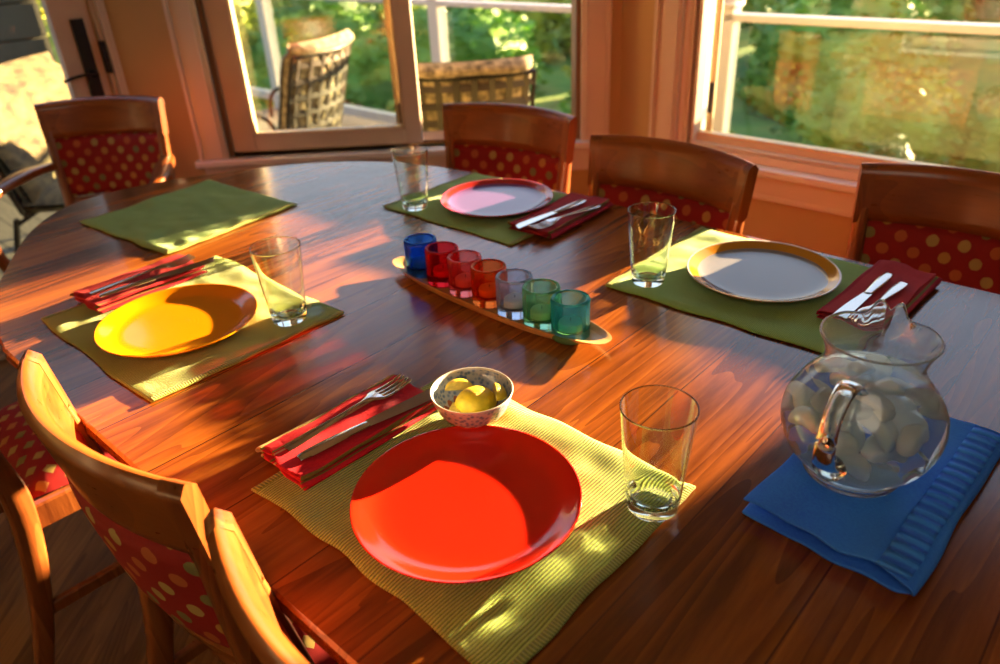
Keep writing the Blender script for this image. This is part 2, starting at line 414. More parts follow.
# ------------------------------------------------------------------ light
def rampworld():
    w = bpy.data.worlds.new('world'); sc.world = w; w.use_nodes = True; nt = w.node_tree; nt.nodes.clear()
    out = nt.nodes.new('ShaderNodeOutputWorld'); bg = nt.nodes.new('ShaderNodeBackground')
    tc = nt.nodes.new('ShaderNodeTexCoord'); sep = nt.nodes.new('ShaderNodeSeparateXYZ'); L(nt, tc.outputs['Generated'], sep.inputs[0])
    r = ramp(nt, sep.outputs[2], [(0, (.40, .38, .32)), (.06, (.90, .84, .74)), (.25, (.68, .78, .96)), (1, (.36, .50, .86))])
    L(nt, r.outputs[0], bg.inputs[0]); bg.inputs[1].default_value = 1.75
    L(nt, bg.outputs[0], out.inputs[0])
rampworld()
sd = bpy.data.lights.new('sun', 'SUN'); so = bpy.data.objects.new('sun', sd); COL.objects.link(so)
sd.energy = 70.0; sd.color = (1.0, .64, .31); sd.angle = rad(.9)
hd = W(.165, 1.0); hd.z = 0; hd.normalize()
sdir = Vector((hd.x, hd.y, .155)).normalized()        # towards the sun
so.rotation_euler = sdir.to_track_quat('Z', 'Y').to_euler(); so.location = (6, 8, 3)
ld = bpy.data.lights.new('room_fill', 'AREA'); lo = bpy.data.objects.new('room_fill', ld); COL.objects.link(lo)  # unseen area light added overhead to fill the room
ld.energy = 14; ld.color = (1.0, .82, .62); ld.shape = 'DISK'; ld.size = 1.6; lo.location = (-.3, -1.3, 2.5)
lo.rotation_euler = (rad(18), 0, 0)

# ------------------------------------------------------------------ room
WY = 2.93; WV = 2.47; TH = .15; WU = -3.01
CE = 2.65
def uv_of(p): return (p[0]*UX+p[1]*UY, -p[0]*UY+p[1]*UX)
# corners
cx12 = (WV-WY*UX)/(-UY)                 # x where v=WV on y=WY
cx01 = (WU-WY*UY)/UX                    # x where u=WU on y=WY
fb = MB(); fb.grid(lambda a, b: Vector((-6+12*a, -5+10*b, 0)), 1, 1)
# floor footprint: bounded by the outside faces of the three bay walls
P12 = Vector((cx12, WY)); P01 = Vector((cx01, WY))
e2 = W(2.6, WV); e0 = W(WU, -2.2)
outl = [(P01.x-.02, WY+.10), (P12.x+.02, WY+.10), (e2.x+.06, e2.y+.08), (3.2, -3.2), (-4.2, -3.2), (e0.x-.08, e0.y+.0)]
fm = MB(); fm.prism(outl, -.12, 0.0); tag(fm.build('floor', M['floor'], smooth=False), kind='structure')
fm = MB(); fm.prism(outl, CE, CE+.1); tag(fm.build('ceiling', M['ceil'], smooth=False), kind='structure')

def wall_seg(name, p, q):
    p = Vector(p); q = Vector(q); d = q-p; b = MB(); b.box(-.1, d.length+.1, 0, .12, 0, CE)
    tag(b.build(name, M['wall_far_room'], smooth=False, loc=(p.x, p.y, 0), rz=math.atan2(d.y, d.x)), kind='structure')
wall_seg('wall_back', (3.2, -3.2), (-4.2, -3.2)); wall_seg('wall_side', (e2.x, e2.y), (3.2, -3.2)); wall_seg('wall_near', (-4.2, -3.2), (e0.x, e0.y))
def wall_open(name, w0, w1, o0, o1, z0, z1, loc, rz, m=M['wall'], th=TH):
    """wall along local X (inner face y=0, outside +y) with one opening"""
    b = MB()
    b.box(w0, o0, 0, th, 0, CE); b.box(o1, w1, 0, th, 0, CE)
    if z0 > 0: b.box(o0, o1, 0, th, 0, z0)
    b.box(o0, o1, 0, th, z1, CE)
    return tag(b.build(name, m, smooth=False, loc=loc, rz=rz), kind='structure')
# window 1 wall: local X = world x, origin (0,WY)
O1 = (-1.018, .352, TZ-.175, 2.06)
wall_open('wall_far', cx01-.06, cx12+.06, *O1, (0, WY, 0), 0)
# window 2 wall: local X = u
O2 = (-1.395, .09, TZ-.185, 2.06)
u12 = uv_of((cx12, WY))[0]
wall_open('wall_right', u12-.06, 2.6, *O2, W(0, WV), TA)
# door wall: local X = +v direction ; outside = -u  (rotate TA+90: x->v, y->-u)
v01 = uv_of((cx01, WY))[1]
def v_on_door(x, y):      # which v on the door wall plane (u = WU) a pixel ray meets
    d = R1*(x-500)+U1*(332-y)+F*754.21
    n = Vector((UX, UY, 0)); t = WU/(d.dot(n)); p = d*t
    return uv_of(p)[1], p.z+CH+TZ
dv_in = v_on_door(47, 0)[0]; dv_out = v_on_door(88, 0)[0]; dv_cas = v_on_door(124, 0)[0]
OD = (dv_out-.93, dv_out+.015, 0.0, 2.10)
wall_open('wall_left', -2.2, v01+.06, *OD, W(WU, 0), TA+PI/2)

def casing(b, o0, o1, z0, z1, w, sill=True, d=.022):
    b.box(o0-w, o0, -d, 0, z0-(0 if sill else 0), z1+w); b.box(o1, o1+w, -d, 0, z0, z1+w)
    b.box(o0-w, o1+w, -d-.004, 0, z1, z1+w)
    # raised outer bands of the moulding
    for x in (o0-w, o1+w-.016): b.box(x, x+.016, -d-.010, -d, z0, z1+w)
    for x in (o0-.022, o1+.012): b.box(x, x+.010, -d-.006, -d, z0, z1)
def window(n, O, loc, rz, stoolw):
    root = empty('window_%d' % n, loc, rz); tag(root, kind='structure')
    o0, o1, z0, z1 = O
    b = MB(); casing(b, o0, o1, z0, z1, .106); b.build('casing', M['trim'], root, bevel=.003)
    b = MB(); b.box(o0-.125, o1+.125, -stoolw, .06, z0-.028, z0); b.build('stool', M['stool'], root, bevel=.006)
    b = MB(); b.box(o0-.10, o1+.10, -.02, 0, z0-.115, z0-.028); b.box(o0-.10, o1+.10, -.027, -.02, z0-.115, z0-.098); b.build('apron', M['trim'], root, bevel=.003)
    b = MB()
    for x in (o0, o1-.018): b.box(x, x+.018, 0, TH+.02, z0, z1)
    b.box(o0, o1, 0, TH+.02, z1-.018, z1); b.box(o0, o1, .06, TH+.05, z0-.01, z0+.012)
    b.build('jamb', M['white'] if n == 2 else M['jamb'], root)  # pale and dark paint stand in for sky-lit and shaded jambs
    return root
def sash(root, x0, x1, z0, z1, y, sl, sr, bot, top=.07, th=.035, m=None, latch=None, outerm=None):
    b = MB(); m = m or M['sash']
    b.box(x0, x0+sl, y, y+th, z0, z1); b.box(x1-sr, x1, y, y+th, z0, z1)
    b.box(x0+sl, x1-sr, y, y+th, z0, z0+bot); b.box(x0+sl, x1-sr, y, y+th, z1-top, z1)
    s = b.build('sash', m, root, bevel=.004)
    g = MB(); g.box(x0+sl-.005, x1-sr+.005, y+th*.45, y+th*.45+.004, z0+bot-.005, z1-top+.005)
    g.build('glass', M['pane'], s, smooth=False)
    k = MB(); e = .008
    k.box(x0+sl, x0+sl+e, y-.001, y+th, z0+bot, z1-top); k.box(x1-sr-e, x1-sr, y-.001, y+th, z0+bot, z1-top)
    k.box(x0+sl, x1-sr, y-.001, y+th, z0+bot, z0+bot+e)
    k.build('glazing_bead', M['sashout'], s)
    if latch:
        l = MB(); l.box(latch[0]-.012, latch[0]+.012, y-.012, y, latch[1]-.045, latch[1]+.045); l.box(latch[0]-.006, latch[0]+.006, y-.026, y-.010, latch[1]-.015, latch[1]+.03)
        l.build('latch', M['black'], s, bevel=.003)
    return s
w1 = window(1, O1, (0, WY, 0), 0, .045)
sash(w1, -1.002, -.262, O1[2]+.014, O1[3]-.02, .012, .092, .066, .062, m=M['sash'])
sash(w1, -1.000, -.30, O1[2]+.014, O1[3]-.02, .062, .07, .055, .05, m=M['sashout'], latch=(-.335, TZ-.06))
w2 = window(2, O2, W(0, WV), TA, .055)
b = MB(); b.box(-1.378, -1.358, -.004, .05, O2[2]+.012, O2[3]); b.box(-1.345, -1.333, .0, .05, O2[2]+.012, O2[3])
b.box(-1.378, .07, -.004, .05, O2[2], O2[2]+.028); b.box(-1.345, .07, .0, .05, O2[2]+.030, O2[2]+.040); b.build('stop_bead', M['trim'], w2, bevel=.002)
sash(w2, -1.372, .062, O2[2]+.012, O2[3]-.02, .03, .026, .05, .050, m=M['trim'])
b = MB(); b.box(-1.318, -1.296, .060, .075, O2[2]+.02, O2[3]-.02); sf = b.build('screen_frame', M['sashout'], w2, bevel=.003)
b = MB(); b.box(-1.314, -1.299, .050, .061, TZ-.05, TZ+.055); b.build('latch', M['bronze'], sf, bevel=.003)

# door
dr = empty('door_1', W(WU, 0), TA+PI/2); tag(dr, kind='structure')
o0, o1, z0, z1 = OD
b = MB(); casing(b, o0, o1, z0, z1, .10, False); b.build('casing', M['trim'], dr, bevel=.003)
b = MB(); b.box(o0, o0+.02, 0, TH, 0, z1); b.box(o1-.012, o1, 0, TH, 0, z1); b.box(o0, o1, 0, TH, z1-.02, z1); b.box(o0, o1, 0, TH+.03, 0, .015); b.build('jamb', M['trim'], dr)
sw = dv_out-dv_in
b = MB(); yd = .02
b.box(o0+.02, o0+.02+sw*.9, yd, yd+.045, .02, z1-.025); b.box(dv_in, dv_out, yd, yd+.045, .02, z1-.025)
b.box(o0+.02+sw*.9, dv_in, yd, yd+.045, .02, .12); b.box(o0+.02+sw*.9, dv_in, yd, yd+.045, z1-.15, z1-.025)
leaf = b.build('door_leaf', M['white'], dr, bevel=.004); leaf.data.materials[0] = plain('door_paint', (.62, .50, .40), .45)
b = MB(); b.box(o0+.02+sw*.9-.004, dv_in+.004, yd+.02, yd+.026, .116, z1-.146); b.build('glass', M['pane'], leaf, smooth=False)
b = MB()
pc, pz = v_on_door(88, 60)[0], 0
hv, hz = v_on_door(89, 58)
b.box(hv-.022, hv+.022, yd-.012, yd, hz-.17, hz+.13); b.lathe([(.0, -.02), (.012, -.02), (.012, .012), (0, .012)], 16, M=Matrix.Translation((hv, yd-.012, hz-.055)) @ Matrix.Rotation(PI/2, 4, 'X'))
b.sweep(catmull([(hv, yd-.045, hz-.055), (hv-.04, yd-.05, hz-.05), (hv-.09, yd-.05, hz-.055), (hv-.115, yd-.045, hz-.062)], 4), .014, .012, n=8)
b.sweep([(hv, yd-.01, hz-.055), (hv, yd-.05, hz-.055)], .02, n=10)
b.build('door_handle', M['black'], leaf, bevel=.002)
b = MB(); hv2, hz2 = v_on_door(105, 57); b.box(hv2-.008, hv2+.010, -.014, .01, hz2-.055, hz2+.055); b.build('hinge', M['black'], dr, bevel=.002)

def baseboard(name, x0, x1, loc, rz):
    b = MB(); b.box(x0, x1, -.016, 0, 0, .12); b.box(x0, x1, -.010, 0, .12, .135); tag(b.build(name, M['trim'], smooth=False, loc=loc, rz=rz), kind='structure')
baseboard('baseboard_far', cx01+.01, cx12-.01, (0, WY, 0), 0)
baseboard('baseboard_right', u12+.02, 2.6, W(0, WV), TA)
baseboard('baseboard_left', OD[1]+.10, v01-.02, W(WU, 0), TA+PI/2)

# ------------------------------------------------------------------ table
left = [(-1.393, .236), (-1.60, .280), (-1.80, .375), (-1.98, .482), (-2.09, .600), (-2.118, .73), (-2.075, .90), (-1.965, 1.10), (-1.85, 1.24), (-1.70, 1.345), (-1.50, 1.405), (-1.25, 1.424)]
CU, CV = -.72, .83
L1_ = [(p.x, p.y) for p in catmull([(x, y, 0) for x, y in left], 6)]
right = [(2*CU-x, 2*CV-y) for x, y in L1_]
outline = right[:] + L1_          # counter-clockwise
area = sum(outline[i][0]*outline[(i+1) % len(outline)][1]-outline[(i+1) % len(outline)][0]*outline[i][1] for i in range(len(outline)))
if area < 0: outline = outline[::-1]
def inset(ol, d):
    n = len(ol); out_ = []
    for i in range(n):
        a, c = Vector(ol[i-1]), Vector(ol[(i+1) % n]); t = (c-a).normalized(); out_.append((ol[i][0]-t.y*d, ol[i][1]+t.x*d))
    return out_
tb = empty('dining_table', (0, 0, 0), TA)
tag(tb, 'long oval walnut dining table set for a meal beside the windows', 'table')
b = MB()
rings = [(inset(outline, .004), TZ), (outline, TZ-.004), (outline, TZ-.022), (inset(outline, .010), TZ-.032), (inset(outline, .06), TZ-.034)]
n = len(outline); vs = []; fs = []
for r_, z in rings: vs += [(x, y, z) for x, y in r_]
fs.append(tuple(range(n))); fs.append(tuple((len(rings)-1)*n+k for k in range(n))[::-1])
for j in range(len(rings)-1):
    for k in range(n): fs.append((j*n+k, (j+1)*n+k, (j+1)*n+(k+1) % n, j*n+(k+1) % n))
b.add(vs, fs); b.build('tabletop', M['table'], tb, angle=30)
b = MB(); oa = inset(outline, .14); ob = inset(outline, .165); nn = len(oa)
vs = [(x, y, z) for (o_, z) in ((oa, TZ-.034), (oa, TZ-.10), (ob, TZ-.10), (ob, TZ-.034)) for x, y in o_]
fs = [(j*nn+k, (j+1) % 4*nn+k, (j+1) % 4*nn+(k+1) % nn, j*nn+(k+1) % nn) for j in range(4) for k in range(nn)]
b.add(vs, fs); b.build('apron', M['table_edge'], tb, angle=30)
for pu in (-1.42, -.02):
    b = MB(); b.lathe([(0, .06), (.10, .06), (.11, .10), (.06, .16), (.05, .30), (.085, .42), (.09, .50), (.055, .60), (.12, .66), (.12, TZ-.034), (0, TZ-.034)], 32, c=(pu, CV, 0))
    pd = b.build('pedestal', M['table_edge'], tb)
    for k in range(4):
        a = PI/4+k*PI/2
        b = MB(); b.sweep(catmull([(pu+cos(a)*r, CV+sin(a)*r, z) for r, z in ((.05, .14), (.18, .16), (.30, .08), (.40, .03))], 5), .06, [.09]*5+[.08]*5+[.06]*6)
        b.build('foot', M['table_edge'], pd)

# ------------------------------------------------------------------ chairs
HW = .217          # half width at the top
def back_pt(t, z):
    """point on the back's centre surface: t -1..1 across, z height; local y negative is behind"""
    k = max(0., min(1., (z-.44)/.43))
    hw = .192+(HW-.192)*k
    rake = -.205-.035*k-.012*k*k
    sag = .052*(.55+.45*k)
    return Vector((hw*t, rake-sag*(1-t*t), z))
def slab(b, zf, th, t0=-1, t1=1, n=24, m=8, puff=0., mi=0, rnd=.35):
    """curved slab of the back between heights zf(t)->(z0,z1)"""
    def fn_side(sgn):
        def fn(a, c):
            t = t0+(t1-t0)*a; z0, z1 = zf(t); z = z0+(z1-z0)*c
            p = back_pt(t, z); e = 1e-3; tn = (back_pt(min(1.2, t+e), z)-back_pt(t-e, z)).normalized(); nr = Vector((-tn.y, tn.x, 0)).normalized()
            w = th/2
            ed = min(c, 1-c)*(z1-z0)
            if ed < th*rnd: w *= math.sqrt(max(0.02, 1-(1-ed/(th*rnd))**2))
            w += puff*(1-(2*a-1)**4)*(1-(2*c-1)**4)
            return p+nr*w*sgn
        return fn
    cs = []
    for sgn in (1, -1):
        st = len(b.v); b.grid(fn_side(sgn), n, m, mi=mi, flip=(sgn > 0)); cs.append(st)
    # close the rim
    w_ = n+1
    loop = [i for i in range(w_)]+[j*w_+n for j in range(1, m+1)]+[m*w_+i for i in range(n-1, -1, -1)]+[j*w_ for j in range(m-1, 0, -1)]
    for q in range(len(loop)):
        a_, c_ = loop[q], loop[(q+1) % len(loop)]
        b.f.append([cs[0]+a_, cs[0]+c_, cs[1]+c_, cs[1]+a_]); b.uv.append([(0, 0)]*4); b.mi.append(mi)
def make_chair(arms=False):
    r = empty('dining_chair')
    b = MB(); slab(b, lambda t: (.745, .870-.004*t*t), .025, -.895, .895, 30, 10); b.build('top_rail', M['chair'], r, angle=50)
    b = MB(); slab(b, lambda t: (.548, .750), .024, -.885, .885, 26, 14, puff=.010); b.build('back_panel', M['fabric'], r, angle=60)
    b = MB(); slab(b, lambda t: (.515, .545), .022, -.93, .93, 20, 4); b.build('lower_rail', M['chair'], r, angle=50)
    for s in (-1, 1):
        pts = [(.217*s, -.315, 0), (.208*s, -.262, .15), (.200*s, -.222, .32), (.196*s, -.207, .46)]
        pts += [back_pt(s*.945, z) for z in (.54, .62, .70, .775)]
        c = catmull(pts, 4); nq = len(c)
        b = MB(); b.sweep(c, [.028+.004*sin(PI*i/(nq-1)) for i in range(nq)], [.026+.020*sin(PI*i/(nq-1)) for i in range(nq)], up=(0, 1, 0))
        slab(b, lambda t: (.735, .870-.004*t*t), .0262, min(s*.893, s*1.02), max(s*.893, s*1.02), 6, 12)
        b.build('rear_leg', M['chair_leg'], r, angle=50)
    for s in (-1, 1):
        b = MB(); b.sweep([(.212*s, .205, 0), (.210*s, .210, .2), (.208*s, .212, .43)], [.026, .032, .038], [.026, .032, .038], up=(0, 1, 0)); b.build('front_leg', M['chair_leg'], r, angle=50)
    b = MB()
    for s in (-1, 1): b.sweep([(.196*s, -.205, .405), (.208*s, .205, .405)], .022, .055)
    b.sweep([(-.2, .212, .405), (.2, .212, .405)], .022, .055); b.sweep([(-.185, -.2, .405), (.185, -.2, .405)], .022, .055)
    b.build('seat_rail', M['chair_leg'], r)
    for s in (-1, 1):
        b = MB(); b.sweep([(.205*s, -.245, .20), (.210*s, .200, .20)], .016, .028); b.build('stretcher', M['chair_leg'], r)
    def seatf(a, c, top):
        x = 2*a-1; y = 2*c-1; hw = .190+.030*c
        sx = x*hw*(1-.04*y**4); sy = -.185+.415*c
        e = max(abs(x), abs(y)); z = .435+.045*(1-e**6)*(1-.3*(x*x)) if top else .434
        return Vector((sx, sy, z))
    b = MB(); b.grid(lambda a, c: seatf(a, c, True), 20, 20); b.grid(lambda a, c: seatf(a, c, False), 20, 20, flip=True)
    b.build('seat', M['seat_fabric'], r, angle=70)
    if arms:
        for s in (-1, 1):
            pts = catmull([(.203*s, -.235, .66), (.235*s, -.10, .672), (.262*s, .06, .665), (.262*s, .20, .645), (.25*s, .25, .625)], 5)
            b = MB(); b.sweep(pts, [.03+.028*sin(PI*min(1, i/12)) for i in range(len(pts))], .024)
            a_ = b.build('arm', M['chair'], r, angle=60)
            b = MB(); b.sweep(catmull([(.225*s, .17, .40), (.250*s, .20, .52), (.258*s, .205, .645)], 5), .03, .034, up=(0, 1, 0)); b.build('arm_post', M['chair_leg'], a_, angle=50)
    return r
ch = make_chair(); ch_arm = make_chair(True)
def put(o, loc, rz, label, group='cherry wood chairs around the dining table', sx=1.0):
    o.location = loc; o.rotation_euler = (0, 0, rz); o.scale = (sx, 1, 1); tag(o, label, 'chair', group)
put(ch, W(-.876, .462), TA, 'curved cherry chair tucked in at the yellow plate, back lit by low sun')
put(copy_tree(ch), W(-1.60, .372), TA, 'cherry chair cut off by the left edge, its rear leg and red seat showing')
put(copy_tree(ch), W(-.378, .462), TA, 'curved cherry chair nearest the camera, tucked in at the red plate')
put(copy_tree(ch), W(-1.437, 1.385), TA+PI+rad(10), 'cherry chair behind the lavender plate in front of the sliding window')
put(copy_tree(ch), W(-.902, 1.285), TA+PI-rad(2), 'cherry chair at the wall corner, between the lavender and ochre plates')
put(copy_tree(ch), W(-.272, 1.412), TA+PI+rad(1), 'cherry chair on the far right, under the picture window')
put(ch_arm, Vector((-1.312, 2.40, 0)), PI-rad(-2.7), 'cherry armchair by the glass door at the head of the table', sx=.955)

# ------------------------------------------------------------------ placemats
def placemat(u0, u1, v0, v1, label, group, m=M['mat'], seed=0, dz=.0, amp=.0022, skew=(0, 0, 0, 0), hemmed=True, flat=None):
    cu, cv = (u0+u1)/2, (v0+v1)/2; hu, hv = (u1-u0)/2, (v1-v0)/2
    r = None
    def fn(a, c, z0=0.):
        x = -hu+2*hu*a; y = -hv+2*hv*c
        x += skew[0]*(1-c)+skew[1]*c; y += skew[2]*(1-a)+skew[3]*a
        e = min(a, 1-a, c, 1-c)
        nx = noise.noise(Vector((x*14+seed, y*14, seed))); ny = noise.noise(Vector((x*14-seed, y*14+5, seed)))
        if e < .06: x += nx*.006*(1-e/.06); y += ny*.007*(1-e/.06)
        h = amp*(1+noise.noise(Vector((x*9+seed*3, y*22, seed)))+.5*noise.noise(Vector((x*30, y*30, seed))))
        lim = min(1, e/.05+.35)
        if flat: lim *= max(.12, min(1, (math.hypot(x+cu-flat[0], y+cv-flat[1])-.078)/.05))
        return Vector((x, y, .0022+max(0, h)*lim+z0))
    nu, nv = 90, 70
    b = MB(); b.grid(fn, nu, nv)
    o = b.build('placemat', m, loc=W(cu, cv, TZ), rz=TA, angle=180, solid=.0018)
    tag(o, label, 'placemat', group)
    if hemmed:
        b = MB()
        b.grid(lambda a, c: fn(a*.022, c, .0012), 3, nv); b.grid(lambda a, c: fn(.978+a*.022, c, .0012), 3, nv)
        b.build('hem', M['hem'], o, angle=180, solid=.0016)
    return o
G = 'green woven placemats on the table'
placemat(-.730, -.312, .312, .655, 'ribbed green placemat under the red plate', G, M['mat'], 1, amp=.0030, flat=(-.4995, .4555))
placemat(-1.450, -1.020, .318, .675, 'green placemat under the yellow plate', G, M['mat'], 2, flat=(-1.2059, .4648), skew=(.0, -.0, .0, 0))
placemat(-.718, -.275, 1.045, 1.398, 'green placemat under the ochre plate', G, M['mat2'], 3, flat=(-.5062, 1.2340))
placemat(-1.398, -.985, 1.085, 1.408, 'green placemat under the lavender plate', G, M['mat2'], 4, flat=(-1.1770, 1.2530))
placemat(-1.945, -1.57, .590, .950, 'bare crumpled green placemat at the head of the table', G, M['mat2'], 5, amp=.0045, skew=(.02, -.02, -.01, .02))

# ------------------------------------------------------------------ plates
def plate(u, v, m, label, name='plate'):
    R = .1335
    prof = [(0, .0078), (.060, .0078), (.085, .0078), (.098, .0082), (.106, .0094), (.113, .0118), (.121, .0158), (.128, .0192), (.132, .0207), (R, .0210), (R+.0004, .0198), (.131, .0172), (.121, .0118), (.108, .0070), (.090, .0040), (.080, .0028), (.076, .0008), (.070, .0005), (.068, .0035), (0, .0040)]
    b = MB(); b.lathe(prof[::-1], 128)
    o = b.build(name, m, loc=W(u, v, TZ+.0042), rz=TA, angle=180)
    tag(o, label, 'plate', 'dinner plates on the placemats'); return o
plate(-.4995, .4555, M['red'], 'large glossy red plate nearest the camera')
plate(-1.2059, .4648, M['yellow'], 'glossy yellow plate near the left end of the table')
plate(-.5062, 1.2340, M['cream'], 'ochre plate with painted sky sheen between the tumbler and the water pitcher')
plate(-1.1770, 1.2530, M['rose'], 'lavender plate with painted sky sheen in front of the sliding window')

# ------------------------------------------------------------------ tumblers
def tumbler():
    H, rb, rt, t = .138, .0300, .0420, .0015
    b = MB()
    prof = [(0, .0015), (rb-.006, .0008), (rb-.002, .0), (rb, .003)]
    k = 10
    prof += [(rb+(rt-rb)*i/k, .003+(H-.004)*i/k) for i in range(1, k+1)]
    prof = prof[:-1]+[(rt-(rt-rb)*.012, H-.0022), (rt, H-.0008), (rt-t*.25, H+.0001), (rt-t*.75, H+.0001), (rt-t, H-.0008), (rt-t-(rt-rb)*.012, H-.0022)]
    prof += [(rt-t-(rt-rb)*i/k*.9, (H-.001)-(H-.018)*i/k) for i in range(1, k+1)]
    prof += [(rb-.008, .0125), (rb-.016, .0115), (0, .011)]
    b.lathe(prof, 72)
    return b.build('drinking_glass', M['glass'], angle=180)
g0 = tumbler()
for i, (u, v, lb) in enumerate([(-.334, .592, 'clear tumbler on the red plate\'s placemat'), (-1.074, .600, 'clear tumbler beside the yellow plate'),
                                (-.662, 1.100, 'clear tumbler beside the ochre plate'), (-1.322, 1.122, 'clear tumbler beside the lavender plate')]):
    o = g0 if i == 0 else g0.copy()
    if i: COL.objects.link(o)
    o.location = W(u, v, TZ+.0062); o.rotation_euler = (0, 0, i*.7); tag(o, lb, 'glass', 'clear tumblers')

# ------------------------------------------------------------------ tray and candle cups
TRA = TA+rad(-4.0)
tray_c = W(-.842, .862, TZ)
def trayf(side):
    def fn(a, c):
        # a around, c from centre to rim
        an = 2*PI*a; hx, hy = .262, .047
        p_ = 2.7
        ca, sa = cos(an), sin(an)
        rr_ = (abs(ca)**p_+abs(sa)**p_)**(-1/p_)
        x, y = ca*rr_*hx, sa*rr_*hy
        # pull the corners into a long boat
        y *= (1-.12*abs(x/hx)**3)
        if side: z = .006+.014*c**6; k = c*.965
        else: z = .0+.020*max(0, (c-.75)/.25)**1.5; k = c if c > .8 else c
        return Vector((x*k, y*k, z))
    return fn
ct = Vector((cos(TRA), sin(TRA), 0))
b = MB(); n_ = 96
b.grid(trayf(True), n_, 14, closeu=True); st = len(b.v)-n_
s2 = len(b.v); b.grid(trayf(False), n_, 14, closeu=True, flip=True); st2 = len(b.v)-n_
for k in range(n_): b.f.append([st+k, st+(k+1) % n_, st2+(k+1) % n_, st2+k]); b.uv.append([(0, 0)]*4); b.mi.append(0)
o = b.build('wooden_tray', M['traywood'], loc=tray_c+ct*.004, rz=TRA+rad(2), angle=60); tag(o, 'long narrow wooden tray holding the row of coloured candle cups', 'tray')
cupc = [('cobalt blue', (.03, .22, .95), 'leftmost'), ('deep red', (.95, .02, .03), ''), ('pinkish red', (1.0, .22, .20), ''), ('orange', (1.0, .20, .03), ''),
        ('colourless', (.66, .80, 1.0), ''), ('green', (.40, .86, .55), ''), ('turquoise', (.16, .80, .86), 'rightmost')]
nbr = {'cobalt blue': 'cobalt blue glass candle cup at the left end of the tray', 'deep red': 'deep red glass candle cup beside the cobalt blue one',
       'pinkish red': 'paler pinkish red glass candle cup between deep red and orange', 'orange': 'orange glass candle cup in the middle of the row',
       'colourless': 'nearly colourless glass candle cup with a blue rim', 'green': 'green glass candle cup next to the turquoise one', 'turquoise': 'turquoise glass candle cup at the right end of the tray'}
ct = Vector((cos(TRA), sin(TRA), 0))
def cupmesh(m):
    b = MB(); R, H, t = .0315, .0705, .0068
    b.lathe([(0, .0), (R-.006, .0), (R-.004, .0), (R-.001, .0012), (R, .004), (R, .006), (R, H-.005), (R, H-.003), (R-.001, H-.0008), (R-.003, H), (R-t+.002, H), (R-t, H-.002), (R-t, H-.004), (R-t, .022), (R-t, .020), (R-t-.004, .0155), (R-t-.006, .0151), (0, .0150)], 64)
    return b.build('candle_cup', m, angle=180)
for i, (nm, colr, _) in enumerate(cupc):
    mm = tintglass('cup_glass_'+nm.replace(' ', '_'), colr)
    o = cupmesh(mm); s = -.186+i*.0633
    p = tray_c+ct*s; o.location = (p.x, p.y, TZ+.0065); tag(o, nbr[nm], 'candle cup', 'coloured glass candle cups on the tray')
    b = MB(); b.lathe([(0, 0), (.0185, 0), (.019, .001), (.019, .014), (.018, .015), (.004, .0145), (0, .0142)], 40)
    b2 = b.build('tealight_candle', M['wax'], loc=(p.x, p.y, TZ+.0217), angle=50)
    tag(b2, 'small cream tealight inside the %s glass cup' % nm, 'candle', 'tealights in the glass cups')
    b = MB(); b.sweep([(0, 0, .014), (.0005, 0, .020)], .0015, n=6); b.build('wick', M['black'], b2)

# ------------------------------------------------------------------ bowl with lemon
bc = W(-.612, .584, TZ+.004)
b = MB(); b.lathe([(0, .006), (.021, .005), (.023, 0), (.026, 0), (.027, .006), (.039, .015), (.048, .028), (.0535, .043), (.0560, .0520), (.0553, .0528), (.0540, .0520), (.0515, .043), (.046, .030), (.036, .018), (.024, .0110), (0, .0100)], 80)
o = b.build('bowl', M['bowl'], loc=bc, angle=180); tag(o, 'small patterned porcelain bowl of lemon pieces behind the red plate', 'bowl')
def wedge(L_, rr_, ang):
    b = MB(); n1_, n2_ = 18, 10
    def prof(t): return rr_*(max(0, 1-abs(2*t-1)**2.2))**.55
    def rind(a, c):
        t = a; th = -ang/2+ang*c; r_ = prof(t)
        return Vector((L_*(t-.5), sin(th)*r_, cos(th)*r_))
    b.grid(rind, n1_, n2_, mi=0, flip=True)
    for th, fl in ((-ang/2, False), (ang/2, True)):
        b.grid(lambda a, c: Vector((L_*(a-.5), sin(th)*prof(a)*c, cos(th)*prof(a)*c)), n1_, 4, mi=1, flip=fl)
    return b
lem = [((.004, .004, .030), (.15, .05, .5), 2.9, .060, .025, 'plump lemon half on top of the others, peel upward'), ((.030, .008, .040), (.9, .2, 1.7), 1.5, .040, .017, 'lemon wedge leaning on the right side of the bowl'),
       ((-.030, -.012, .038), (2.6, .2, 1.4), 1.6, .040, .016, 'lemon wedge flesh side up at the left of the bowl'), ((.004, -.030, .036), (2.5, .1, .1), 1.5, .042, .015, 'lemon wedge at the near side of the bowl'),
       ((-.018, .026, .040), (-.6, .2, .3), 1.5, .042, .016, 'lemon wedge at the back left of the bowl')]
for p, r_, an, l_, rr_, lb in lem:
    o = wedge(l_, rr_, an).build('lemon_wedge', [M['lemon'], M['lemonin']], angle=50); o.location = bc+Vector((p[0], p[1], p[2]-.005)); o.rotation_euler = r_
    tag(o, lb, 'lemon', 'lemon wedges in the porcelain bowl')

